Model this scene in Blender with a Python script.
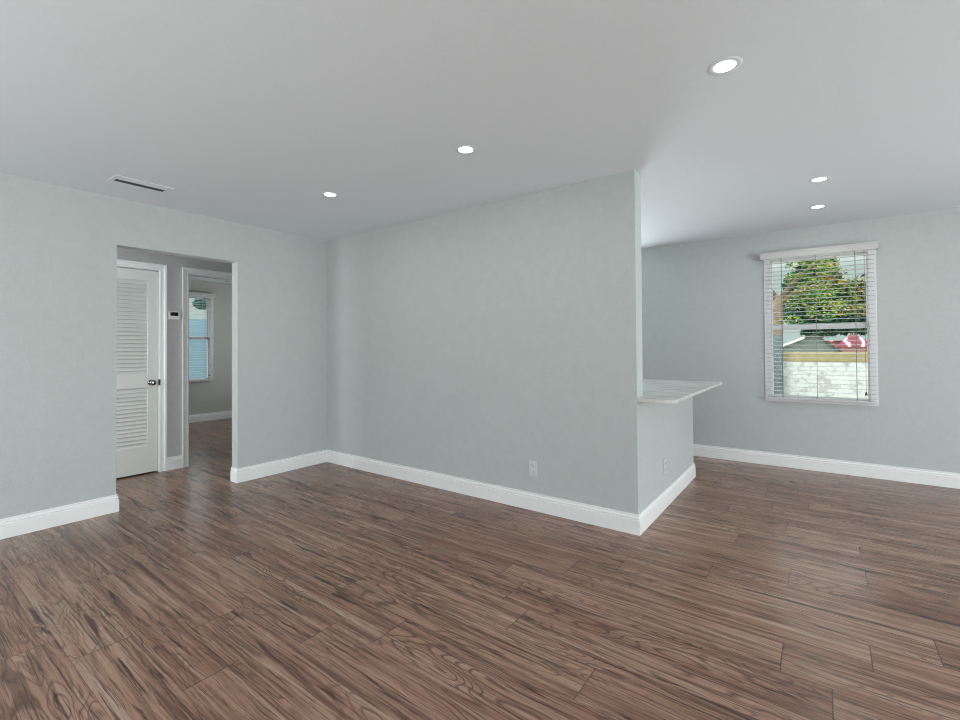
import bpy, bmesh, math, random
from mathutils import Vector, Matrix

# ------------------------------------------------------------------ scene, camera, light
for o in list(bpy.data.objects):
    bpy.data.objects.remove(o)
S = bpy.context.scene
COL = S.collection
random.seed(7)

# key planes of the place (metres; X runs along the partition, Y away from the viewer)
XA, YB, XD, YC = -4.40, 3.095, -0.987, 5.685     # left wall, partition, partition end, back wall
XH, XBED = -5.45, -8.60                          # hall wall, far bedroom wall
XR, YREAR = 4.20, -1.90                          # right wall, rear wall
CEIL = 2.44
T = 0.11

F_PX, YAW, PITCH, ROLL, CAM_H, CY = 460.257, 0.6361, 0.0122, -0.0067, 1.2579, 341.0
cam_data = bpy.data.cameras.new('camera')
cam = bpy.data.objects.new('camera', cam_data)
COL.objects.link(cam)
fw = Vector((-math.sin(YAW) * math.cos(PITCH), math.cos(YAW) * math.cos(PITCH), math.sin(PITCH)))
r0 = fw.cross(Vector((0, 0, 1))).normalized()
u0 = r0.cross(fw)
cr, sr = math.cos(ROLL), math.sin(ROLL)
rt, up = cr * r0 + sr * u0, cr * u0 - sr * r0
cam.matrix_world = Matrix(((rt.x, up.x, -fw.x, 0), (rt.y, up.y, -fw.y, 0), (rt.z, up.z, -fw.z, CAM_H), (0, 0, 0, 1)))
cam_data.sensor_fit = 'HORIZONTAL'
cam_data.sensor_width = 36.0
cam_data.lens = 36.0 * F_PX / 960.0
cam_data.shift_y = -(360.0 - CY) / 960.0
cam_data.clip_start = 0.02
cam_data.clip_end = 200
S.camera = cam

world = bpy.data.worlds.new('world')
S.world = world
world.use_nodes = True
wb = world.node_tree.nodes['Background']
wt = world.node_tree
# hazy sky: pale grey green at the horizon, much brighter overhead
wtc = wt.nodes.new('ShaderNodeTexCoord')
wsep = wt.nodes.new('ShaderNodeSeparateXYZ'); wt.links.new(wtc.outputs['Generated'], wsep.inputs[0])
wrmp = wt.nodes.new('ShaderNodeValToRGB'); wt.links.new(wsep.outputs[2], wrmp.inputs[0])
wrmp.color_ramp.elements[0].position = 0.13; wrmp.color_ramp.elements[0].color = (0.58, 0.69, 0.66, 1)
wrmp.color_ramp.elements[1].position = 0.27; wrmp.color_ramp.elements[1].color = (2.7, 2.8, 2.9, 1)
wt.links.new(wrmp.outputs[0], wb.inputs['Color'])
wb.inputs['Strength'].default_value = 1.0

sun_d = bpy.data.lights.new('sun', 'SUN')
sun_d.energy = 0.9
sun_d.angle = math.radians(1.0)
sun_d.color = (1.0, 0.96, 0.88)
sun = bpy.data.objects.new('sun', sun_d)
COL.objects.link(sun)
sun.location = (-3, -5, 9)
sun.rotation_euler = Vector((0.28, 0.52, -0.80)).to_track_quat('-Z', 'Y').to_euler()

def fill_light(name, loc, aim, sx, sy, watts, colour=(0.955, 0.976, 1.0)):
    d = bpy.data.lights.new(name, 'AREA')
    d.shape = 'RECTANGLE'; d.size = sx; d.size_y = sy
    d.energy = watts; d.color = colour
    o = bpy.data.objects.new(name, d); COL.objects.link(o)
    o.location = loc
    o.rotation_euler = Vector(aim).to_track_quat('-Z', 'Y').to_euler()
    return o
# daylight lamps added to brighten the rooms, outside openings invented for them
fill_light('fill_light_right', (XR + 0.32, 2.50, 1.10), (-1, 0.0, 0.14), 3.2, 1.7, 245)
fill_light('fill_light_rear', (-2.1, YREAR - 0.32, 1.30), (-0.30, 1, 0.13), 3.6, 1.7, 105)
fill_light('fill_light_kitchen', (-2.6, YC + 0.45, 1.50), (0.25, -1, 0.45), 1.4, 1.1, 108)
fill_light('fill_light_bedroom', (-7.3, 5.45, 1.40), (0, -1, 0.2), 1.2, 1.4, 52)
fill_light('fill_light_hall', (-4.95, -0.75, 1.35), (0, 1, 0.05), 0.7, 1.3, 54)

S.view_settings.view_transform = 'Standard'
S.view_settings.look = 'None'
S.view_settings.gamma = 1.0
S.view_settings.use_curve_mapping = False
S.view_settings.exposure = -0.10
S.cycles.use_denoising = True
S.cycles.filter_width = 1.1
S.cycles.max_bounces = 14
S.cycles.diffuse_bounces = 8
S.cycles.transparent_max_bounces = 24

# ------------------------------------------------------------------ helpers
def lin(r, g, b):
    def f(c):
        c /= 255.0
        return c / 12.92 if c <= 0.04045 else ((c + 0.055) / 1.055) ** 2.4
    return (f(r), f(g), f(b), 1.0)

class NT:
    """tiny node-tree writer"""
    def __init__(self, name):
        self.m = bpy.data.materials.new(name)
        self.m.use_nodes = True
        self.t = self.m.node_tree
        self.b = self.t.nodes['Principled BSDF']
        self.out = self.t.nodes['Material Output']
    def n(self, typ, **kw):
        nd = self.t.nodes.new(typ)
        for k, v in kw.items():
            setattr(nd, k, v)
        return nd
    def l(self, a, b):
        self.t.links.new(a, b)
    def val(self, sock, v):
        if hasattr(v, 'is_linked') or isinstance(v, bpy.types.NodeSocket):
            self.l(v, sock)
        else:
            sock.default_value = v
    def math(self, op, a, b=0.0, c=None, clamp=False):
        nd = self.n('ShaderNodeMath', operation=op)
        nd.use_clamp = clamp
        self.val(nd.inputs[0], a); self.val(nd.inputs[1], b)
        if c is not None: self.val(nd.inputs[2], c)
        return nd.outputs[0]
    def mix(self, fac, a, b, blend='MIX'):
        nd = self.n('ShaderNodeMix', data_type='RGBA', blend_type=blend)
        self.val(nd.inputs[0], fac); self.val(nd.inputs[6], a); self.val(nd.inputs[7], b)
        return nd.outputs[2]
    def ramp(self, fac, stops):
        nd = self.n('ShaderNodeValToRGB')
        e = nd.color_ramp.elements
        while len(e) < len(stops): e.new(0.5)
        for s, (p, c) in zip(e, stops):
            s.position = p; s.color = c
        self.l(fac, nd.inputs[0])
        return nd.outputs[0]
    def noise(self, vec, scale, detail=2.0, rough=0.5, dist=0.0):
        nd = self.n('ShaderNodeTexNoise')
        if vec is not None: self.l(vec, nd.inputs['Vector'])
        nd.inputs['Scale'].default_value = scale
        nd.inputs['Detail'].default_value = detail
        nd.inputs['Roughness'].default_value = rough
        nd.inputs['Distortion'].default_value = dist
        return nd.outputs['Fac']
    def mapping(self, vec, scale=(1, 1, 1), loc=(0, 0, 0)):
        nd = self.n('ShaderNodeMapping')
        self.l(vec, nd.inputs[0])
        nd.inputs['Scale'].default_value = scale
        nd.inputs['Location'].default_value = loc
        return nd.outputs[0]
    def obj(self):
        return self.n('ShaderNodeTexCoord').outputs['Object']
    def bump(self, h, strength, dist):
        nd = self.n('ShaderNodeBump')
        nd.inputs['Strength'].default_value = strength
        nd.inputs['Distance'].default_value = dist
        self.l(h, nd.inputs['Height'])
        self.l(nd.outputs[0], self.b.inputs['Normal'])

def plain(name, col, rough=0.5, metal=0.0, vary=0.03, scale=30, bump=0.0, spec=0.5):
    k = NT(name)
    nz = k.noise(k.obj(), scale, 3)
    lo = tuple(c * (1 - vary) for c in col[:3]) + (1,)
    hi = tuple(min(1, c * (1 + vary)) for c in col[:3]) + (1,)
    k.l(k.ramp(nz, [(0.3, lo), (0.7, hi)]), k.b.inputs['Base Color'])
    k.b.inputs['Roughness'].default_value = rough
    k.b.inputs['Metallic'].default_value = metal
    k.b.inputs['Specular IOR Level'].default_value = spec
    if bump: k.bump(nz, bump, 0.002)
    return k.m

def paint(name, col, peel=0.2, mott=0.07, rough=0.6):
    k = NT(name)
    o = k.obj()
    n1 = k.noise(o, 2.3, 4, 0.6)
    n2 = k.noise(o, 95, 3, 0.6)
    n3 = k.noise(o, 16, 3, 0.6)
    f = k.math('ADD', k.math('MULTIPLY', n2, 0.62), k.math('ADD', k.math('MULTIPLY', n1, 0.08), k.math('MULTIPLY', n3, 0.30)))
    lo = tuple(c * (1 - mott) for c in col[:3]) + (1,)
    hi = tuple(c * (1 + mott) for c in col[:3]) + (1,)
    k.l(k.ramp(f, [(0.35, lo), (0.65, hi)]), k.b.inputs['Base Color'])
    k.b.inputs['Roughness'].default_value = rough
    k.b.inputs['Specular IOR Level'].default_value = 0.3
    k.bump(k.math('ADD', n2, k.math('MULTIPLY', n3, 0.6)), peel, 0.004)
    return k.m

def emitter(name, col, strength):
    k = NT(name)
    k.b.inputs['Base Color'].default_value = (0.9, 0.9, 0.9, 1)
    k.b.inputs['Emission Color'].default_value = col
    k.b.inputs['Emission Strength'].default_value = strength
    return k.m

class MB:
    """collects shapes and links them as ONE mesh object"""
    def __init__(self):
        self.bm = bmesh.new()
    def box(self, a, b, bevel=0.0, rot=None, piv=None):
        x0, x1 = sorted((a[0], b[0])); y0, y1 = sorted((a[1], b[1])); z0, z1 = sorted((a[2], b[2]))
        tmp = bmesh.new()
        v = [tmp.verts.new(p) for p in ((x0, y0, z0), (x1, y0, z0), (x1, y1, z0), (x0, y1, z0), (x0, y0, z1), (x1, y0, z1), (x1, y1, z1), (x0, y1, z1))]
        for f in ((3, 2, 1, 0), (4, 5, 6, 7), (0, 1, 5, 4), (1, 2, 6, 5), (2, 3, 7, 6), (3, 0, 4, 7)):
            tmp.faces.new([v[i] for i in f])
        if bevel:
            bmesh.ops.bevel(tmp, geom=tmp.edges[:], offset=bevel, segments=2, profile=0.5, affect='EDGES')
        if rot is not None:
            c = Vector(piv) if piv else Vector(((x0 + x1) / 2, (y0 + y1) / 2, (z0 + z1) / 2))
            bmesh.ops.transform(tmp, matrix=Matrix.Translation(c) @ rot @ Matrix.Translation(-c), verts=tmp.verts[:])
        self._join(tmp)
        return self
    def _join(self, tmp):
        me = bpy.data.meshes.new('tmp')
        tmp.to_mesh(me); tmp.free()
        self.bm.from_mesh(me)
        bpy.data.meshes.remove(me)
    def face(self, pts):
        return self.bm.faces.new([self.bm.verts.new(p) for p in pts])
    def lathe(self, prof, axis=(0, 0, 1), at=(0, 0, 0), seg=40, caps=True):
        """prof: (radius, height along axis)"""
        q = Vector((0, 0, 1)).rotation_difference(Vector(axis)).to_matrix()
        rings = []
        for r, h in prof:
            rings.append([self.bm.verts.new(Vector(at) + q @ Vector((r * math.cos(2 * math.pi * i / seg), r * math.sin(2 * math.pi * i / seg), h))) for i in range(seg)])
        for a, b in zip(rings, rings[1:]):
            for i in range(seg):
                f = self.bm.faces.new((a[i], a[(i + 1) % seg], b[(i + 1) % seg], b[i])); f.smooth = True
        if caps:
            self.bm.faces.new(rings[0][::-1]); self.bm.faces.new(rings[-1])
        return self
    def tube(self, pts, radii, seg=10):
        rings = []
        pts = [Vector(p) for p in pts]
        for i, p in enumerate(pts):
            d = (pts[min(i + 1, len(pts) - 1)] - pts[max(i - 1, 0)]).normalized()
            a = d.orthogonal().normalized() if abs(d.z) < 0.9 else d.cross(Vector((0, 1, 0))).normalized()
            b = d.cross(a)
            r = radii[i] if isinstance(radii, (list, tuple)) else radii
            rings.append([self.bm.verts.new(p + r * (math.cos(2 * math.pi * j / seg) * a + math.sin(2 * math.pi * j / seg) * b)) for j in range(seg)])
        for a, b in zip(rings, rings[1:]):
            for j in range(seg):
                f = self.bm.faces.new((a[j], a[(j + 1) % seg], b[(j + 1) % seg], b[j])); f.smooth = True
        self.bm.faces.new(rings[0][::-1]); self.bm.faces.new(rings[-1])
        return self
    def sweep(self, path, prof, closed=False):
        """profile (offset, z) swept with mitres along a plan polyline; offset goes to the RIGHT of travel"""
        n = len(path)
        P = [Vector(p) for p in path]
        cols = []
        for i in range(n):
            prev = P[i] - P[i - 1] if (i > 0 or closed) else None
            nxt = P[(i + 1) % n] - P[i] if (i < n - 1 or closed) else None
            def nrm(d):
                d = d.normalized(); return Vector((d.y, -d.x))
            if prev is None: m = nrm(nxt)
            elif nxt is None: m = nrm(prev)
            else:
                a, b = nrm(prev), nrm(nxt)
                m = (a + b); m = m / max(0.2, m.dot(a)) if m.length > 1e-6 else a
            cols.append([self.bm.verts.new((P[i].x + m.x * o, P[i].y + m.y * o, z)) for o, z in prof])
        k = len(prof)
        for i in range(n if closed else n - 1):
            a, b = cols[i], cols[(i + 1) % n]
            for j in range(k):
                self.bm.faces.new((a[j], a[(j + 1) % k], b[(j + 1) % k], b[j]))
        if not closed:
            self.bm.faces.new(cols[0][::-1]); self.bm.faces.new(cols[-1])
        return self
    def build(self, name, mat, parent=None, loc=None):
        bmesh.ops.recalc_face_normals(self.bm, faces=self.bm.faces[:])
        me = bpy.data.meshes.new(name)
        if loc is not None:
            bmesh.ops.translate(self.bm, verts=self.bm.verts[:], vec=-Vector(loc))
        self.bm.to_mesh(me); self.bm.free()
        me.materials.append(mat)
        o = bpy.data.objects.new(name, me)
        COL.objects.link(o)
        if parent is not None:
            o.parent = parent
            if loc is not None: o.location = loc
        elif loc is not None:
            o.location = loc
        return o

def tag(o, label=None, cat=None, group=None, kind=None):
    if label: o['label'] = label
    if cat: o['category'] = cat
    if group: o['group'] = group
    if kind: o['kind'] = kind
    return o
def empty(name, loc, rz=0.0):
    o = bpy.data.objects.new(name, None)
    COL.objects.link(o)
    o.location = loc; o.rotation_euler = (0, 0, rz)
    return o
def copy_tree(o, parent=None):
    c = o.copy(); COL.objects.link(c); c.parent = parent
    for ch in [x for x in bpy.data.objects if x.parent is o]:
        copy_tree(ch, c)
    return c

def wall(name, axis, p0, p1, u0, u1, z0, z1, holes, mat):
    """slab between p0 and p1 on 'axis', spanning u0..u1 and z0..z1, with rectangular holes (u0,u1,z0,z1)"""
    us = sorted({u0, u1, *[h[0] for h in holes], *[h[1] for h in holes]})
    zs = sorted({z0, z1, *[h[2] for h in holes], *[h[3] for h in holes]})
    solid = {}
    for i in range(len(us) - 1):
        for j in range(len(zs) - 1):
            cu, cz = (us[i] + us[i + 1]) / 2, (zs[j] + zs[j + 1]) / 2
            solid[i, j] = not any(h[0] < cu < h[1] and h[2] < cz < h[3] for h in holes)
    m = MB(); vs = {}
    def V(p, i, j):
        k = (p, i, j)
        if k not in vs:
            q = p1 if p else p0
            vs[k] = m.bm.verts.new((q, us[i], zs[j]) if axis == 'x' else (us[i], q, zs[j]))
        return vs[k]
    for (i, j), s in solid.items():
        if not s: continue
        for p in (0, 1):
            m.bm.faces.new((V(p, i, j), V(p, i + 1, j), V(p, i + 1, j + 1), V(p, i, j + 1)))
        for di, dj, e in ((-1, 0, ((i, j), (i, j + 1))), (1, 0, ((i + 1, j), (i + 1, j + 1))), (0, -1, ((i, j), (i + 1, j))), (0, 1, ((i, j + 1), (i + 1, j + 1)))):
            if not solid.get((i + di, j + dj), False):
                a, b = e
                m.bm.faces.new((V(0, *a), V(0, *b), V(1, *b), V(1, *a)))
    o = m.build(name, mat)
    return tag(o, kind='structure')

# ------------------------------------------------------------------ materials
PAINT = paint('wall_paint', lin(180, 185, 185))
PAINT_HALL = paint('hall_wall_paint', lin(184, 184, 183))
PAINT_BED = paint('bedroom_wall_paint', lin(178, 177, 172))
CEILP = paint('ceiling_paint', lin(224, 229, 235), peel=0.10, mott=0.02, rough=0.8)
TRIM = plain('trim_paint', lin(228, 229, 229), 0.35, vary=0.01)
DOORW = plain('door_paint', lin(214, 214, 212), 0.4, vary=0.01)
VINYL = plain('window_vinyl', lin(224, 224, 226), 0.35, vary=0.01)
BLIND = plain('blind_white', lin(190, 190, 190), 0.4, vary=0.015)
CORD = plain('blind_cord', lin(120, 126, 126), 0.7)
PLASTIC = plain('white_plastic', lin(222, 223, 222), 0.3, vary=0.01)
PLATE = plain('outlet_plate', lin(200, 203, 204), 0.35, vary=0.01)
SLOT = plain('dark_slot', lin(40, 40, 40), 0.6)
CHROME = plain('polished_nickel', lin(150, 150, 150), 0.12, metal=1.0)
BLACKM = plain('blackened_metal', lin(32, 30, 28), 0.35, metal=0.6)
SCREEN = plain('thermostat_screen', lin(12, 12, 13), 0.15)
VENT_SHADE = plain('vent_shade_plate', lin(84, 84, 84), 0.7)
TASSEL = plain('tassel_plastic', lin(60, 58, 55), 0.4)
LAMP = emitter('lamp_diffuser', (1.0, 0.98, 0.95, 1), 8.0)

k = NT('glass')
tr = k.n('ShaderNodeBsdfTransparent'); tr.inputs[0].default_value = (0.94, 0.97, 0.96, 1)
gl = k.n('ShaderNodeBsdfGlossy'); gl.inputs['Roughness'].default_value = 0.02
fr = k.n('ShaderNodeFresnel'); fr.inputs[0].default_value = 1.45
mx = k.n('ShaderNodeMixShader')
k.l(k.math('MULTIPLY', fr.outputs[0], 0.08), mx.inputs[0]); k.l(tr.outputs[0], mx.inputs[1]); k.l(gl.outputs[0], mx.inputs[2])
k.l(mx.outputs[0], k.out.inputs['Surface'])
GLASS = k.m

# wood plank floor: attribute 'plank' = (metres along, metres across, seed)
k = NT('plank_floor')
at = k.n('ShaderNodeAttribute', attribute_name='plank'); at.attribute_type = 'GEOMETRY'
sep = k.n('ShaderNodeSeparateXYZ'); k.l(at.outputs['Vector'], sep.inputs[0])
U, Vv, SD = sep.outputs[0], sep.outputs[1], sep.outputs[2]
comb = k.n('ShaderNodeCombineXYZ'); k.l(U, comb.inputs[0]); k.l(Vv, comb.inputs[1]); k.l(k.math('MULTIPLY', SD, 37.0), comb.inputs[2])
P = comb.outputs[0]
wn = k.n('ShaderNodeTexWhiteNoise', noise_dimensions='1D'); k.l(SD, wn.inputs['W'])
sepc = k.n('ShaderNodeSeparateColor'); k.l(wn.outputs['Color'], sepc.inputs[0])
R1, R2, R3 = sepc.outputs
# a warped copy of the plank coordinates, so the grain wanders and swirls instead of running dead straight
def warp(amount, sx, sy):
    nz = k.n('ShaderNodeTexNoise'); k.l(k.mapping(P, (sx, sy, 1)), nz.inputs['Vector'])
    nz.inputs['Scale'].default_value = 1.0; nz.inputs['Detail'].default_value = 2.0
    off = k.n('ShaderNodeVectorMath', operation='SUBTRACT'); k.l(nz.outputs['Color'], off.inputs[0]); off.inputs[1].default_value = (.5, .5, .5)
    sc = k.n('ShaderNodeVectorMath', operation='MULTIPLY'); k.l(off.outputs[0], sc.inputs[0]); sc.inputs[1].default_value = amount
    ad = k.n('ShaderNodeVectorMath', operation='ADD'); k.l(P, ad.inputs[0]); k.l(sc.outputs[0], ad.inputs[1])
    return ad.outputs[0]
W1 = warp((0.25, 0.055, 0), 1.7, 9.0)
W2 = warp((0.12, 0.020, 0), 4.0, 22.0)
fig = k.noise(k.mapping(W1, (1.5, 7.5, 1)), 1.0, 1.5, 0.45, 0.35)
arch = k.math('MULTIPLY', fig, k.math('ADD', 13.0, k.math('MULTIPLY', R2, 10.0)))
ringv = k.math('PINGPONG', arch, 0.5)                       # 0..0.5, contour lines = cathedral arches
fine = k.noise(k.mapping(W2, (2.4, 135, 1)), 1.0, 4, 0.7, 0.2)
mid = k.noise(k.mapping(W2, (1.1, 30, 1)), 1.0, 5, 0.62, 0.3)
big = k.noise(k.mapping(W1, (0.8, 4.5, 1)), 1.0, 3, 0.55, 0.3)
dash = k.noise(k.mapping(W1, (1.9, 24, 1)), 1.0, 4, 0.62, 0.5)
BW = lambda p0, p1, v=1.0: [(p0, (0, 0, 0, 1)), (p1, (v, v, v, 1))]
base = k.mix(k.math('ADD', k.math('MULTIPLY', R1, 0.5), k.math('MULTIPLY', big, 0.5)), lin(137, 101, 83), lin(164, 132, 113))
base = k.mix(k.math('MULTIPLY', k.ramp(big, BW(0.47, 0.66)), k.math('ADD', 0.35, k.math('MULTIPLY', R3, 0.65))), base, lin(120, 79, 63))
c = k.mix(k.ramp(mid, [(0.30, (0.65, 0.65, 0.65, 1)), (0.47, (0, 0, 0, 1))]), base, lin(176, 154, 139))
ringf = k.math('MULTIPLY', k.ramp(ringv, [(0.0, (1, 1, 1, 1)), (0.07, (0.7, 0.7, 0.7, 1)), (0.20, (0, 0, 0, 1))]),
               k.ramp(k.noise(k.mapping(P, (0.9, 4.0, 1), (3, 1, 7)), 1.0, 2), [(0.40, (0.16, 0.16, 0.16, 1)), (0.60, (1, 1, 1, 1))]))
c = k.mix(k.math('MULTIPLY', ringf, 0.85), c, lin(72, 49, 41))
c = k.mix(k.ramp(mid, BW(0.50, 0.64, 0.8)), c, lin(88, 60, 49))
c = k.mix(k.ramp(fine, BW(0.52, 0.61, 0.85)), c, lin(72, 50, 41))
c = k.mix(k.ramp(dash, BW(0.595, 0.66, 0.85)), c, lin(50, 32, 26))
# plank edges
e1 = k.math('MINIMUM', U, k.math('SUBTRACT', 1.305, U))
e2 = k.math('MINIMUM', Vv, k.math('SUBTRACT', 0.2, Vv))
g1 = k.math('LESS_THAN', e1, 0.0022); g2 = k.math('LESS_THAN', e2, 0.0011)
groove = k.math('MAXIMUM', g1, k.math('MULTIPLY', g2, 0.75))
c = k.mix(k.math('MULTIPLY', groove, k.math('ADD', 0.45, k.math('MULTIPLY', R2, 0.45))), c, lin(42, 30, 26))
k.l(c, k.b.inputs['Base Color'])
rg = k.math('ADD', 0.20, k.math('MULTIPLY', mid, 0.12))
k.l(rg, k.b.inputs['Roughness'])
k.b.inputs['Specular IOR Level'].default_value = 0.42
k.bump(k.math('SUBTRACT', k.math('MULTIPLY', mid, -0.35), groove), 0.25, 0.002)
FLOOR = k.m

# pale stone worktop, streaks running along X
k = NT('stone_top')
o_ = k.obj()
s1 = k.noise(k.mapping(o_, (1.6, 9, 3)), 1.5, 6, 0.62, 0.6)
s2 = k.noise(k.mapping(o_, (3, 20, 6)), 1.5, 4, 0.6, 0.3)
c = k.ramp(s1, [(0.34, lin(168, 168, 164)), (0.50, lin(196, 196, 193)), (0.68, lin(212, 212, 210))])
c = k.mix(k.ramp(s2, [(0.55, (0, 0, 0, 1)), (0.75, (0.3, 0.3, 0.3, 1))]), c, lin(150, 150, 146))
k.l(c, k.b.inputs['Base Color']); k.b.inputs['Roughness'].default_value = 0.22
STONE = k.m

# ------------------------------------------------------------------ floor and ceiling
JO = {10: -.14, 11: .15, 12: .372, 9: .02, 14: -.15, 15: .185, 17: .18, 13: -.51, 18: -.20, 7: -.72, 8: -1.137, 4: -2.28, 2: -3.75, 1: -2.68, 16: -.45, 6: -1.55, 5: -3.1, 3: -1.9, 0: -.9}
PL = 1.305
FX0, FX1, FY0, FY1 = XBED - 0.1, XR + 0.1, YREAR - 0.1, YC + 0.1
m = MB()
m.box((FX0, FY0, -0.18), (FX1, FY1, -0.004))
lay = m.bm.verts.layers.float_vector.new('plank')
kk = math.floor((FY0 - 0.12) / 0.2)
while 0.12 + 0.2 * kk < FY1:
    ya, yb = 0.12 + 0.2 * kk, 0.32 + 0.2 * kk
    off = JO.get(kk, random.uniform(0, PL))
    i = math.floor((FX0 - off) / PL)
    while off + PL * i < FX1:
        xa, xb = off + PL * i, off + PL * (i + 1)
        sd = random.uniform(0, 100)
        cx0, cx1, cy0, cy1 = max(xa, FX0), min(xb, FX1), max(ya, FY0), min(yb, FY1)
        vs = []
        for x, y in ((cx0, cy0), (cx1, cy0), (cx1, cy1), (cx0, cy1)):
            v = m.bm.verts.new((x, y, 0.0)); v[lay] = (x - xa, y - ya, sd); vs.append(v)
        m.bm.faces.new(vs)
        i += 1
    kk += 1
m.box((FX0, FY0, -0.004), (FX1, FY0 + 0.001, 0)); 
tag(m.build('floor', FLOOR), kind='structure')

m = MB().box((FX0 - 0.7, FY0 - 0.7, CEIL), (FX1 + 0.7, FY1 + 0.7, CEIL + 0.2))  # slab widened past the walls as an unseen eave to block the sun
tag(m.build('ceiling', CEILP), kind='structure')

# ------------------------------------------------------------------ walls
OY0, OY1, OZ = 1.20, 2.125, 2.07          # opening to the hall
WX0, WX1, WZ0, WZ1 = -0.455, 0.422, 0.685, 2.188     # back window hole
BY0, BY1 = 2.87, 3.72                               # bedroom window hole
wall('wall_left', 'x', XA - T, XA, YREAR, YC, 0, CEIL, [(OY0, OY1, 0, OZ)], PAINT)
TB = 0.13
wall('wall_middle', 'y', YB, YB + TB, XA, XD, 0, CEIL, [], PAINT)
wall('wall_back', 'y', YC, YC + 0.16, XA - T, XR + 0.16, 0, CEIL, [(WX0, WX1, WZ0, WZ1), (-3.3, -1.9, 1.05, 2.15)], PAINT)
wall('wall_right', 'x', XR, XR + 0.16, YREAR - 0.16, YC, 0, CEIL, [(0.8, 4.2, 0.20, 2.20)], PAINT)
wall('wall_rear', 'y', YREAR - 0.16, YREAR, XA - T, XR, 0, CEIL, [(-4.0, -0.3, 0.45, 2.15)], PAINT)
DY0, DY1, DZ = 1.105, 1.842, 2.062        # closet door opening
EY0, EY1, EZ = 2.115, 2.88, 2.062         # bedroom doorway
wall('wall_hall', 'x', XH - T, XH, -0.3, 5.0, 0, CEIL, [(DY0, DY1, 0, DZ), (EY0, EY1, 0, EZ)], PAINT_HALL)
wall('wall_hall_end', 'y', -0.4, -0.3, XH - T, XA - T, 0, CEIL, [(-5.35, -4.60, 0.6, 2.1)], PAINT_HALL)
wall('wall_hall_far', 'y', 5.0, 5.1, XBED, XA - T, 0, CEIL, [(-7.9, -6.7, 0.7, 2.1)], PAINT_HALL)
wall('wall_bedroom', 'x', XBED - 0.16, XBED, 1.9, 5.1, 0, CEIL, [(BY0, BY1, WZ0, WZ1)], PAINT_BED)
wall('wall_bedroom_side', 'y', 1.90, 2.00, XBED, XH - T, 0, CEIL, [], PAINT_BED)
wall('wall_closet', 'x', -6.3, -6.2, 0.9, 1.90, 0, CEIL, [], PAINT_HALL)
wall('wall_closet_side', 'y', 0.9, 1.0, -6.2, XH - T, 0, CEIL, [], PAINT_HALL)
PY1 = 4.765
tag(MB().box((-1.58, YB + TB, 0), (XD, PY1, 0.883)).build('wall_peninsula', PAINT), kind='structure')

# baseboards
BT = 0.015
BB = [(0, 0), (BT, 0), (BT, 0.094), (BT * 0.55, 0.0965), (BT * 0.55, 0.101), (BT * 0.82, 0.105), (BT * 0.78, 0.111), (BT * 0.36, 0.119), (BT * 0.36, 0.123), (BT * 0.50, 0.126), (BT * 0.45, 0.132), (0, 0.132)]
def base(name, path):
    tag(MB().sweep(path, BB).build(name, TRIM), kind='structure')
base('baseboard_left', [(XA, YREAR), (XA, OY0), (XA - T, OY0)])
base('baseboard_middle', [(XA - T, OY1), (XA, OY1), (XA, YB), (XD, YB), (XD, PY1), (-1.58, PY1)])
base('baseboard_back', [(XA, YC), (XR, YC), (XR, 2.9)])
CW = 0.062
base('baseboard_hall', [(XH, DY1 + CW), (XH, EY0 - CW)])
base('baseboard_hall_far', [(XH, EY1 + CW), (XH, 5.0)])
base('baseboard_bedroom', [(XBED, 2.0), (XBED, 5.0)])
base('baseboard_rear', [(XR, YREAR), (XA, YREAR)])

# ------------------------------------------------------------------ doors
def casing(name, y0, y1, z1, parent, mat=TRIM):
    """moulded U-shaped casing round a doorway in the hall wall"""
    prof = [(0.0, 0.0), (0.0, 0.008), (0.010, 0.011), (0.016, 0.008), (0.040, 0.010), (0.046, 0.016), (CW, 0.017), (CW, 0.0)]
    mb = MB(); cols = []
    for yy, zz, sy, sz in ((y0, 0, -1, 0), (y0, z1, -1, 1), (y1, z1, 1, 1), (y1, 0, 1, 0)):
        cols.append([mb.bm.verts.new((XH + h, yy + sy * d, zz + sz * d)) for d, h in prof])
    n = len(prof)
    for a, b in zip(cols, cols[1:]):
        for j in range(n):
            mb.bm.faces.new((a[j], a[(j + 1) % n], b[(j + 1) % n], b[j]))
    mb.bm.faces.new(cols[0]); mb.bm.faces.new(cols[-1][::-1])
    return mb.build(name, mat, parent)

def jamb(y0, y1, z1, parent, stop=False):
    mb = MB()
    t = 0.004
    mb.box((XH - T, y0, 0), (XH + 0.001, y0 + t, z1)).box((XH - T, y1 - t, 0), (XH + 0.001, y1, z1)).box((XH - T, y0, z1 - t), (XH + 0.001, y1, z1))
    if stop:
        mb.box((XH - 0.075, y0, 0), (XH - 0.05, y0 + 0.016, z1)).box((XH - 0.075, y1 - 0.016, 0), (XH - 0.05, y1, z1)).box((XH - 0.075, y0, z1 - 0.016), (XH - 0.05, y1, z1))
    return mb.build('jamb', TRIM, parent)

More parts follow.
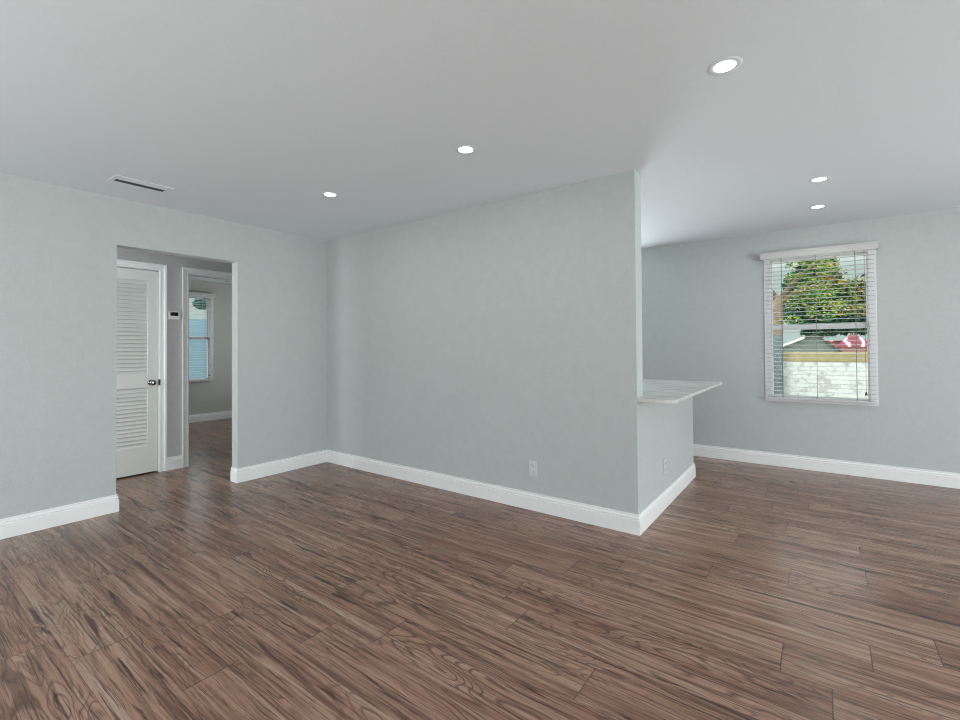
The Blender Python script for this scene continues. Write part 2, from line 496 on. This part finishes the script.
d1 = tag(empty('door_1', (0, 0, 0)), 'white louvred closet door with a round metal knob', kind='structure')
casing('casing', DY0, DY1, DZ, d1); jamb(DY0, DY1, DZ, d1, True)
LX0, LX1 = XH - 0.046, XH - 0.010            # leaf thickness
ly0, ly1, lz0, lz1 = DY0 + 0.008, DY1 - 0.008, 0.014, DZ - 0.014
st = 0.088
m = MB()
m.box((LX0, ly0, lz0), (LX1, ly0 + st, lz1), 0.003).box((LX0, ly1 - st, lz0), (LX1, ly1, lz1), 0.003)
for a, b in ((lz0, 0.280), (0.866, 1.004), (1.945, lz1)):
    m.box((LX0, ly0 + st - .004, a), (LX1, ly1 - st + .004, b), 0.003)
leaf = m.build('door_leaf', DOORW, d1)
for a, b in ((0.280, 0.866), (1.004, 1.945)):
    m = MB()
    nsl = round((b - a) / 0.0391)
    for i in range(nsl):
        z = a + (b - a) * (i + 0.5) / nsl
        xm = (LX0 + LX1) / 2 - 0.001
        m.box((xm - 0.026, ly0 + st - .003, z - 0.003), (xm + 0.026, ly1 - st + .003, z + 0.003), 0, Matrix.Rotation(math.radians(66), 4, 'Y'))
    m.build('louver_panel', DOORW, d1)
kn = MB().lathe([(0.031, 0.0), (0.031, 0.005), (0.026, 0.010), (0.011, 0.013), (0.010, 0.030), (0.018, 0.034), (0.027, 0.042), (0.029, 0.052), (0.024, 0.062), (0.012, 0.066), (0.001, 0.067)], (1, 0, 0), (LX1, 1.776, 0.916)).build('knob', CHROME, d1)
MB().box((XH - 0.003, DY1 - 0.0055, 0.885), (XH + 0.0105, DY1 + 0.012, 0.945), 0.001).build('strike_plate', BLACKM, d1)

d2 = tag(empty('door_2', (0, 0, 0)), 'white cased doorway into the bedroom', kind='structure')
casing('casing', EY0, EY1, EZ, d2); jamb(EY0, EY1, EZ, d2, True)

# ------------------------------------------------------------------ windows and blinds
# built once in local axes (x along the wall, -y into the room, z up), then placed and turned
def window(name, x0, x1, z0, z1, place, wood=VINYL):
    w = tag(empty(name, place[0], place[1]), kind='structure')
    # frame fills the hole, lips 8 mm over the plaster
    fo, fi = 0.012, 0.045
    m = MB()
    for a, b in (((x0 - fo, z0 - fo), (x0 + fi, z1 + fo)), ((x1 - fi, z0 - fo), (x1 + fo, z1 + fo)), ((x0 + fi, z1 - fi), (x1 - fi, z1 + fo)), ((x0 + fi, z0 - fo), (x1 - fi, z0 + 0.02))):
        m.box((a[0], -0.008, a[1]), (b[0], 0.0, b[1]), 0.002)
    for a, b in (((x0, z0), (x0 + fi, z1)), ((x1 - fi, z0), (x1, z1)), ((x0 + fi, z1 - fi), (x1 - fi, z1)), ((x0 + fi, z0), (x1 - fi, z0 + 0.02))):
        m.box((a[0], -0.001, a[1]), (b[0], 0.12, b[1]))
    m.build('window_frame', VINYL, w)
    zm = z0 + 0.497 * (z1 - z0)
    ax0, ax1 = x0 + fi, x1 - fi
    # lower sash (inner track) and upper sash (outer track)
    for nm, za, zb, yy, bt, tp in (('lower_sash', z0 + 0.02, zm + 0.028, 0.03, 0.03, 0.05), ('upper_sash', zm - 0.02, z1 - fi, 0.07, 0.04, 0.02)):
        m = MB()
        sw = 0.013
        m.box((ax0, yy, za), (ax0 + sw, yy + 0.03, zb), 0.003).box((ax1 - sw, yy, za), (ax1, yy + 0.03, zb), 0.003)
        m.box((ax0 + sw, yy, za), (ax1 - sw, yy + 0.03, za + bt), 0.003).box((ax0 + sw, yy, zb - tp), (ax1 - sw, yy + 0.03, zb), 0.003)
        s = m.build(nm, VINYL, w)
        MB().box((ax0 + sw - .004, yy + 0.012, za + bt - .004), (ax1 - sw + .004, yy + 0.016, zb - tp + .004)).build('pane', GLASS, s)
    return w

def blind(x0, x1, z0, z1, place, label, wand=True):
    b = tag(empty('window_blind', place[0], place[1]), label, 'blind')
    # valance with returned ends and a small crown at the top
    m = MB()
    m.box((x0 - 0.045, -0.076, z1), (x1 + 0.030, -0.064, z1 + 0.066), 0.002)
    m.box((x0 - 0.045, -0.066, z1), (x0 - 0.034, -0.009, z1 + 0.066), 0.002).box((x1 + 0.019, -0.066, z1), (x1 + 0.030, -0.009, z1 + 0.066), 0.002)
    m.box((x0 - 0.049, -0.081, z1 + 0.054), (x1 + 0.034, -0.062, z1 + 0.070), 0.003)
    m.build('valance', BLIND, b)
    MB().box((x0, -0.062, z1 + 0.010), (x1, -0.012, z1 + 0.052), 0.002).build('headrail', BLIND, b)
    m = MB(); n = int((z1 - z0 - 0.03) / 0.0425)
    for i in range(n):
        z = z0 + 0.045 + i * (z1 - z0 - 0.05) / n
        zz = 0.0013
        # shallow curved slat: two facets
        m.face(((x0, -0.062, z), (x1, -0.062, z), (x1, -0.037, z + 0.003), (x0, -0.037, z + 0.003)))
        m.face(((x0, -0.037, z + 0.003), (x1, -0.037, z + 0.003), (x1, -0.012, z), (x0, -0.012, z)))
        m.face(((x0, -0.062, z + zz), (x1, -0.062, z + zz), (x1, -0.037, z + 0.003 + zz), (x0, -0.037, z + 0.003 + zz)))
        m.face(((x0, -0.037, z + 0.003 + zz), (x1, -0.037, z + 0.003 + zz), (x1, -0.012, z + zz), (x0, -0.012, z + zz)))
        m.face(((x0, -0.062, z), (x1, -0.062, z), (x1, -0.062, z + zz), (x0, -0.062, z + zz)))
        m.face(((x0, -0.012, z), (x1, -0.012, z), (x1, -0.012, z + zz), (x0, -0.012, z + zz)))
    m.build('slats', BLIND, b)
    MB().box((x0, -0.060, z0), (x1, -0.014, z0 + 0.022), 0.004).build('bottom_rail', BLIND, b)
    for fx in (0.16, 0.49, 0.84):
        x = x0 + fx * (x1 - x0)
        m = MB()
        for y in (-0.063, -0.011):
            m.tube([(x, y, z0 + 0.02), (x, y, z1 + 0.02)], 0.0016, 6)
        m.build('ladder_cord', CORD, b)
    if wand:
        xw = x0 + 0.915 * (x1 - x0)
        pc = MB().tube([(xw, -0.070, z0 + 0.11), (xw, -0.070, z1 + 0.02)], 0.0019, 6).build('pull_cord', CORD, b)
        MB().lathe([(0.003, 0.035), (0.007, 0.028), (0.010, 0.006), (0.008, 0.0)], (0, 0, 1), (xw, -0.070, z0 + 0.078), 14).build('tassel', TASSEL, b)
    return b

PB = ((0, YC, 0), 0.0)
window('window_1', WX0, WX1, WZ0, WZ1, PB)
blind(WX0 + 0.005, WX1 - 0.005, WZ0 + 0.012, 2.142, PB, 'white open slat blind on the window that looks onto green trees')
# bedroom window: local x -> world +y, local -y -> world +x
PBED = ((XBED, 0, 0), math.radians(90))
window('window_2', BY0, BY1, WZ0, WZ1, PBED)
blind(BY0 + 0.005, BY1 - 0.005, WZ0 + 0.012, 2.142, PBED, 'white open slat blind seen through the doorway, light blue wall outside')
# daylight openings added out of view, so the fill lamps reach the rooms
def added_window(name, x0, x1, z0, z1, place, n):
    w = tag(empty(name, place[0], place[1]), kind='structure')
    f = 0.05
    m = MB().box((x0, 0.02, z0), (x1, 0.10, z0 + f)).box((x0, 0.02, z1 - f), (x1, 0.10, z1))
    for i in range(n + 1):
        x = x0 + (x1 - x0 - f) * i / n
        m.box((x, 0.02, z0 + f), (x + f, 0.10, z1 - f))
    m.build('window_frame', VINYL, w)
    MB().box((x0 + f / 2, 0.055, z0 + f / 2), (x1 - f / 2, 0.060, z1 - f / 2)).build('pane', GLASS, w)
added_window('added_window_3', -4.2, -0.8, 0.20, 2.20, ((XR, 0, 0), math.radians(-90)), 2)
added_window('added_window_4', 0.3, 4.0, 0.45, 2.15, ((0, YREAR, 0), math.radians(180)), 3)

added_window('added_window_5', -3.3, -1.9, 1.05, 2.15, ((0, YC, 0), 0.0), 2)
added_window('added_window_6', -7.9, -6.7, 0.70, 2.10, ((0, 5.0, 0), 0.0), 2)
added_window('added_window_7', 4.60, 5.35, 0.60, 2.10, ((0, -0.3, 0), math.radians(180)), 1)

# ------------------------------------------------------------------ worktop
m = MB().box((-1.62, YB + TB - 0.0005, 0.884), (-0.752, 4.885, 0.906), 0.0015)
m.box((XD + 0.001, YB + 0.002, 0.884), (-0.752, YB + TB + 0.01, 0.906), 0.0015)
tag(m.build('countertop', STONE, loc=(-1.2, 4.0, 0.884)), 'pale streaked stone countertop on the half wall behind the partition', 'countertop')

# ------------------------------------------------------------------ ceiling fittings
def downlight(loc):
    d = empty('recessed_light', loc)
    MB().lathe([(0.068, -0.0002), (0.0677, -0.0006), (0.056, -0.0011), (0.044, -0.0010), (0.0425, -0.0004)], at=(0, 0, 0), seg=48, caps=False).build('trim_ring', CEILP, d)
    MB().lathe([(0.0425, -0.0003), (0.0425, -0.0012)], at=(0, 0, 0), seg=48).build('lens', LAMP, d)
    ld = bpy.data.lights.get('downlight_lamp')
    if ld is None:
        ld = bpy.data.lights.new('downlight_lamp', 'AREA')
        ld.shape = 'DISK'; ld.size = 0.084; ld.energy = 3.0; ld.color = (1.0, 0.98, 0.95)
    lo = bpy.data.objects.new('lamp', ld); COL.objects.link(lo); lo.parent = d
    lo.location = (0, 0, -0.004)
    return d
spots = [((-0.310, 2.180), 'round recessed ceiling light nearest the viewer, largest of the five'),
         ((-1.695, 2.165), 'round recessed ceiling light over the middle of the partition wall, second of its row'),
         ((-3.030, 2.165), 'round recessed ceiling light nearest the corner and the ceiling vent'),
         ((0.012, 4.094), 'round recessed ceiling light in front of the back window, upper of the close pair'),
         ((0.000, 4.900), 'round recessed ceiling light closest to the back window, lower of the close pair')]
first = None
for (x, y), lab in spots:
    if first is None:
        o = first = downlight((x, y, CEIL))
    else:
        o = copy_tree(first); o.location = (x, y, CEIL)
    tag(o, lab, 'ceiling light', 'recessed lights in the ceiling')

def ceiling_vent(x0, x1, y0, y1, label, along):
    v = tag(empty('ceiling_vent', ((x0 + x1) / 2, (y0 + y1) / 2, CEIL)), label, 'vent')
    hx, hy, f = (x1 - x0) / 2, (y1 - y0) / 2, 0.026
    m = MB()
    for a, b in (((-hx, -hy), (-hx + f, hy)), ((hx - f, -hy), (hx, hy)), ((-hx + f, -hy), (hx - f, -hy + f)), ((-hx + f, hy - f), (hx - f, hy))):
        m.box((a[0], a[1], -0.0045), (b[0], b[1], -0.0003), 0.0015)
    m.build('vent_frame', CEILP, v)
    MB().box((-hx + f, -hy + f, -0.0014), (hx - f, hy - f, -0.0006)).build('vent_shade_plate', VENT_SHADE, v)  # flat plate coloured dark for the shade inside the duct
    m = MB()
    span = hx - f
    for sgn in (-1, 1):                       # two banks of fins thrown apart, a dark slot between them
        for j in range(3):
            x = sgn * (0.034 + (span - 0.036) * (j + 0.5) / 3)
            m.box((x - 0.0120, -hy + f, -0.0044), (x + 0.0120, hy - f, -0.0034), 0, Matrix.Rotation(math.radians(-8 * sgn), 4, 'Y'))
    m.build('vent_fins', CEILP, v)
    return v
ceiling_vent(-4.03, -3.82, 1.035, 1.385, 'white slotted air vent in the ceiling beside the left wall', 'y')
ceiling_vent(-8.50, -8.30, 3.82, 4.25, 'small air vent in the bedroom ceiling glimpsed at the top of the doorway', 'y')

# ------------------------------------------------------------------ wall fittings
def outlet(name, place, rz, label):
    o = tag(empty(name, place, rz), label, 'outlet', 'outlets low on the walls')
    MB().box((-0.036, -0.0065, -0.058), (0.036, -0.0003, 0.058), 0.003).build('cover_plate', PLATE, o)
    for z in (-0.024, 0.024):
        r = MB().box((-0.0165, -0.0085, z - 0.0145), (0.0165, -0.006, z + 0.0145), 0.004).build('receptacle', PLATE, o)
        MB().box((-0.0075, -0.0089, z - 0.002), (-0.0050, -0.0083, z + 0.007)).box((0.0050, -0.0089, z - 0.002), (0.0075, -0.0083, z + 0.006)).box((-0.002, -0.0089, z - 0.010), (0.002, -0.0083, z - 0.006)).build('slots', SLOT, r)
    MB().lathe([(0.0035, 0.0), (0.003, 0.0015)], (0, -1, 0), (0, -0.0063, 0), 12).build('screw', PLASTIC, o)
    return o
outlet('wall_outlet', (-1.785, YB, 0.318), 0.0, 'white double power outlet low on the large partition wall')
outlet('wall_outlet', (XD, 3.755, 0.318), math.radians(90), 'white power outlet on the half wall under the stone countertop')

t = tag(empty('thermostat', (XH, 1.972, 1.605)), 'small white thermostat with a black screen between the two hall doors', 'thermostat')
MB().box((0.0003, -0.052, -0.036), (0.022, 0.052, 0.042), 0.004).box((0.0003, -0.056, -0.042), (0.012, 0.056, -0.030), 0.002).build('housing', PLASTIC, t)
MB().box((0.0215, -0.037, -0.004), (0.0232, 0.037, 0.034), 0.0008).build('screen', SCREEN, t)

# ------------------------------------------------------------------ outdoors
GZ = -0.35
GROUND = plain('pale_ground', lin(186, 178, 158), 0.9, vary=0.12, scale=4)
tag(MB().box((-40, -25, GZ - 0.2), (40, 60, GZ)).build('ground', GROUND), kind='structure')

k = NT('stained_white_render')
o_ = k.obj()
a = k.noise(k.mapping(o_, (3.0, 3.0, 4.5)), 1.0, 5, 0.65)
b_ = k.noise(o_, 11, 5, 0.7)
c = k.mix(k.ramp(a, [(0.56, (0, 0, 0, 1)), (0.72, (0.8, 0.8, 0.8, 1))]), lin(222, 226, 224), lin(138, 132, 116))
c = k.mix(k.ramp(b_, [(0.50, (0, 0, 0, 1)), (0.66, (0.7, 0.7, 0.7, 1))]), c, lin(150, 154, 150))
k.l(c, k.b.inputs['Base Color']); k.b.inputs['Roughness'].default_value = 0.9
WHITEWALL = k.m
TAN = plain('tan_coping', lin(172, 158, 118), 0.85, vary=0.14, scale=9)
gw = tag(empty('garden_wall', (1.5, 9.55, GZ)), 'stained white garden wall with a tan top band outside the back window', 'wall')
MB().box((-2.03, -0.05, 0), (4.5, 0.15, 0.968 - GZ)).build('wall_panel', WHITEWALL, gw)
MB().box((-2.03, -0.06, 0.968 - GZ), (4.5, 0.16, 1.128 - GZ), 0.01).build('coping', TAN, gw)

POSTM = plain('weathered_grey_board', lin(104, 120, 122), 0.8, vary=0.15, scale=12)
m = MB()
for i in range(6):
    m.box((-1.60 + i * 0.18, -0.02, 0), (-1.60 + i * 0.18 + 0.172, 0.02, 1.40 - GZ + 0.02 * (i % 2)))
g = tag(m.build('board_gate', POSTM, loc=None), 'grey board gate at the left end of the white garden wall', 'gate')
g.location = (0.02, 9.35, GZ)

# small grey shed behind the wall
SHED = plain('grey_shed_wall', lin(118, 130, 124), 0.8, vary=0.08, scale=6)
SHROOF = plain('dark_shed_roof', lin(86, 92, 92), 0.7, vary=0.12, scale=14)
FASCIA = plain('white_fascia', lin(238, 238, 236), 0.5)
sh = tag(empty('garden_shed', (-0.095, 14.0, GZ)), 'low grey gabled shed behind the garden wall with one white fascia', 'shed')
ap, el, er = 1.49 - GZ, 1.19 - GZ, 1.11 - GZ
m = MB()
pr = [(-0.70, 0), (0.44, 0), (0.44, er), (0, ap), (-0.70, el)]
fr_ = [m.bm.verts.new((x, 0, z)) for x, z in pr]; bk = [m.bm.verts.new((x, 1.6, z)) for x, z in pr]
m.bm.faces.new(fr_); m.bm.faces.new(bk[::-1])
for i in range(5): m.bm.faces.new((fr_[i], fr_[(i + 1) % 5], bk[(i + 1) % 5], bk[i]))
m.build('shed_wall', SHED, sh)
def slope(x0, z0, x1, z1, y0, y1, th):
    mb = MB(); n = Vector((-(z1 - z0), 0, x1 - x0)).normalized() * th
    q = [(x0, z0), (x1, z1), (x1 + n.x, z1 + n.z), (x0 + n.x, z0 + n.z)]
    A = [mb.bm.verts.new((x, y0, z)) for x, z in q]; B = [mb.bm.verts.new((x, y1, z)) for x, z in q]
    mb.bm.faces.new(A); mb.bm.faces.new(B[::-1])
    for i in range(4): mb.bm.faces.new((A[i], A[(i + 1) % 4], B[(i + 1) % 4], B[i]))
    return mb
slope(-0.78, el - 0.035, 0, ap, -0.06, 1.66, 0.03).build('roof_slope', SHROOF, sh)
slope(0, ap, 0.52, er - 0.06, -0.06, 1.66, 0.03).build('roof_slope', SHROOF, sh)
slope(-0.80, el - 0.05, -0.20, ap - 0.085, -0.09, -0.062, 0.055).build('fascia', FASCIA, sh)

# pink house with a red roof
PINK = plain('pink_house_wall', lin(178, 134, 132), 0.8, vary=0.05)
k = NT('red_roof_tiles')
wv = k.n('ShaderNodeTexWave'); wv.inputs['Scale'].default_value = 0.8; wv.inputs['Distortion'].default_value = 5.0; wv.inputs['Detail'].default_value = 3.0
k.l(k.obj(), wv.inputs['Vector'])
k.l(k.ramp(wv.outputs['Fac'], [(0.30, lin(112, 26, 42)), (0.75, lin(138, 42, 58)), (0.97, lin(205, 180, 182))]), k.b.inputs['Base Color'])  # pale last stop paints highlights into the tile colour
k.b.inputs['Roughness'].default_value = 0.6
REDT = k.m
ho = tag(empty('pink_house', (1.44, 24.0, GZ)), 'pink house with a red tiled roof beyond the shed', 'house')
MB().box((-1.62, 0, 0), (5.5, 4, 1.36 - GZ)).build('house_wall', PINK, ho)
MB().box((-1.72, -0.12, 1.36 - GZ), (5.6, 4.1, 1.43 - GZ), 0.01).build('eave_board', REDT, ho)
m = MB()
def hip(m, x0, x1, y0, y1, z0, zt, rx0, rx1):
    ym = (y0 + y1) / 2
    b4 = [m.bm.verts.new(p) for p in ((x0, y0, z0), (x1, y0, z0), (x1, y1, z0), (x0, y1, z0))]
    r2 = [m.bm.verts.new(p) for p in ((rx0, ym, zt), (rx1, ym, zt))]
    for f in ((b4[0], b4[1], r2[1], r2[0]), (b4[2], b4[3], r2[0], r2[1]), (b4[1], b4[2], r2[1]), (b4[3], b4[0], r2[0]), tuple(b4[::-1])):
        m.bm.faces.new(f)
hip(m, -0.95, 0.35, -0.75, 1.2, 1.16 - GZ, 1.66 - GZ, -0.42, -0.28)
hip(m, -0.15, 3.0, -0.5, 2.2, 1.20 - GZ, 1.52 - GZ, 0.3, 2.4)
m.build('red_roof', REDT, ho)
MB().box((-0.80, -0.55, 0), (3.4, 0.01, 1.17 - GZ)).build('porch_wall', PINK, ho)

# trees
def leaf_mat(name):
    kk = NT(name)
    a = kk.n('ShaderNodeAttribute', attribute_name='leaf_colour'); a.attribute_type = 'GEOMETRY'
    kk.l(a.outputs['Color'], kk.b.inputs['Base Color'])
    kk.b.inputs['Roughness'].default_value = 0.5
    return kk.m
LEAF = leaf_mat('leaves')
BARK = plain('grey_tan_bark', lin(134, 118, 100), 0.9, vary=0.25, scale=9, bump=0.5)
def foliage(name, blobs, n, size, cols, parent, seed):
    rnd = random.Random(seed)
    verts, faces, fc = [], [], []
    tot = sum(b[3] * b[4] * b[5] for b in blobs)
    for bx, by, bz, rx, ry, rz in blobs:
        for _ in range(int(n * rx * ry * rz / tot)):
            while True:
                p = Vector((rnd.uniform(-1, 1), rnd.uniform(-1, 1), rnd.uniform(-1, 1)))
                if 0.15 < p.length < 1: break
            c0 = Vector((bx + p.x * rx, by + p.y * ry, bz + p.z * rz))
            d = Vector((rnd.gauss(0, 1), rnd.gauss(0, 1), rnd.gauss(0, .6))).normalized()
            s = d.cross(Vector((rnd.gauss(0, 1), rnd.gauss(0, 1), rnd.gauss(0, 1)))).normalized()
            L = size * rnd.uniform(.6, 1.3); w = L * .42; up_ = d.cross(s) * L * .12
            i = len(verts)
            verts += [c0 - d * L * .5, c0 + s * w * .5 + up_, c0 + d * L * .5, c0 - s * w * .5 + up_]
            faces += [(i, i + 1, i + 2), (i, i + 2, i + 3)]
            cc = rnd.choice(cols); f = rnd.uniform(.8, 1.2)
            fc += [(cc[0] * f, cc[1] * f, cc[2] * f, 1)] * 2
    me = bpy.data.meshes.new(name)
    me.from_pydata(verts, [], faces)
    at = me.attributes.new('leaf_colour', 'FLOAT_COLOR', 'FACE')
    for i, c_ in enumerate(fc): at.data[i].color = c_
    me.materials.append(LEAF)
    o = bpy.data.objects.new(name, me); COL.objects.link(o)
    o.parent = parent
    return o
YG = [lin(126, 168, 58), lin(96, 150, 66), lin(166, 176, 66), lin(70, 128, 52), lin(196, 182, 104)]
OR = [lin(168, 118, 48), lin(186, 146, 66), lin(128, 136, 56)]
DG = [lin(24, 66, 40), lin(16, 50, 38), lin(34, 84, 42), lin(50, 106, 48)]
t1 = tag(empty('leafy_tree', (-0.72, 11.2, GZ)), 'light green tree with a pale tan trunk at the left of the window view', 'tree')
MB().tube([(-0.02, 0, 0), (0.0, 0, 1.4), (0.02, 0.05, 2.3), (0.06, 0.1, 2.62)], [0.14, 0.115, 0.105, 0.085]).build('trunk', BARK, t1)
for pts in ([(0.05, .1, 2.5), (0.30, .1, 2.86), (0.55, .1, 3.12), (0.95, .1, 3.5)], [(0.05, .1, 2.45), (0.35, .1, 2.68), (0.8, .1, 2.80)], [(0.04, .08, 2.5), (-0.4, .2, 3.2), (-0.9, .3, 3.9)]):
    MB().tube(pts, [0.065, 0.05, 0.035, 0.02][:len(pts)], 8).build('branch', BARK, t1)
foliage('foliage', [(0.38, 0.1, 2.95, .26, .3, .20), (0.35, 0, 3.3, .24, .3, .18), (0.62, .1, 2.70, .40, .3, .24), (0.26, 0, 2.10, .20, .3, .14), (-1.5, .5, 4.0, .9, .6, .7), (0.75, 0, 3.2, .30, .3, .28), (0.8, 0.1, 2.35, .35, .3, .3), (0.30, 0.1, 2.45, .22, .3, .16)], 5200, 0.075, YG + YG + DG[2:], t1, 3)
t2 = tag(empty('orange_tipped_tree', (1.0, 12.8, GZ)), 'tree with yellow and orange tinted leaves at the right of the window view', 'tree')
MB().tube([(1.25, 0, 0), (1.2, 0, 1.4), (0.9, 0, 2.4), (0.3, 0, 2.9)], [0.10, 0.09, 0.07, 0.04]).build('trunk', BARK, t2)
foliage('foliage', [(-0.85, 0, 3.35, .22, .35, .38), (-0.15, -.1, 2.85, .58, .4, .26), (-0.72, -.1, 3.05, .25, .35, .3), (1.5, .2, 3.3, .9, .6, .8), (-.3, 0, 2.45, .6, .4, .25), (-1.0, 0, 2.95, .3, .3, .3)], 4200, 0.085, YG + OR + OR + DG, t2, 5)
t3 = tag(empty('dark_tree', (0.3, 17.6, GZ)), 'dense dark green tree mass behind the lighter trees', 'tree')
MB().tube([(1.6, 0, 0), (1.5, 0, 1.4), (1.3, 0, 2.4)], [0.16, 0.14, 0.1]).build('trunk', BARK, t3)
foliage('foliage', [(-0.55, 0, 2.65, .72, .6, .62), (0.10, 0, 2.55, .80, .6, .66), (0.80, .2, 2.6, .8, .6, .70), (0.55, .1, 3.05, .62, .5, .45), (-0.72, .2, 3.5, .52, .5, .50), (-0.35, .3, 4.1, .5, .5, .5), (-0.05, .2, 3.45, .35, .4, .5), (-0.30, 0, 1.98, .5, .4, .16), (0.55, 0, 2.05, .3, .4, .10)], 17000, 0.19, DG + [lin(28, 66, 60), lin(60, 110, 96)], t3, 9)

# light blue neighbour past the bedroom window
BLUE = plain('light_blue_wall', lin(124, 156, 172), 0.8, vary=0.06)
nb = tag(MB().box((-11.9, 1.0, GZ), (-11.7, 8.5, 1.95)).build('blue_fence', BLUE), 'light blue fence seen through the bedroom blind', 'fence')
t4 = tag(empty('shade_tree', (-15.5, 6.2, GZ)), 'dark teal treetop showing above the light blue fence', 'tree')
MB().tube([(0, 1.3, 0), (0, 1.3, 1.5), (0.1, 1.0, 2.6), (0.15, 0.5, 3.0)], [0.14, 0.12, 0.08, 0.05]).build('trunk', BARK, t4)
foliage('foliage', [(0.2, 0.12, 3.0, .4, .19, .17)], 1500, 0.14, [lin(70, 110, 104), lin(90, 130, 122)], t4, 11)
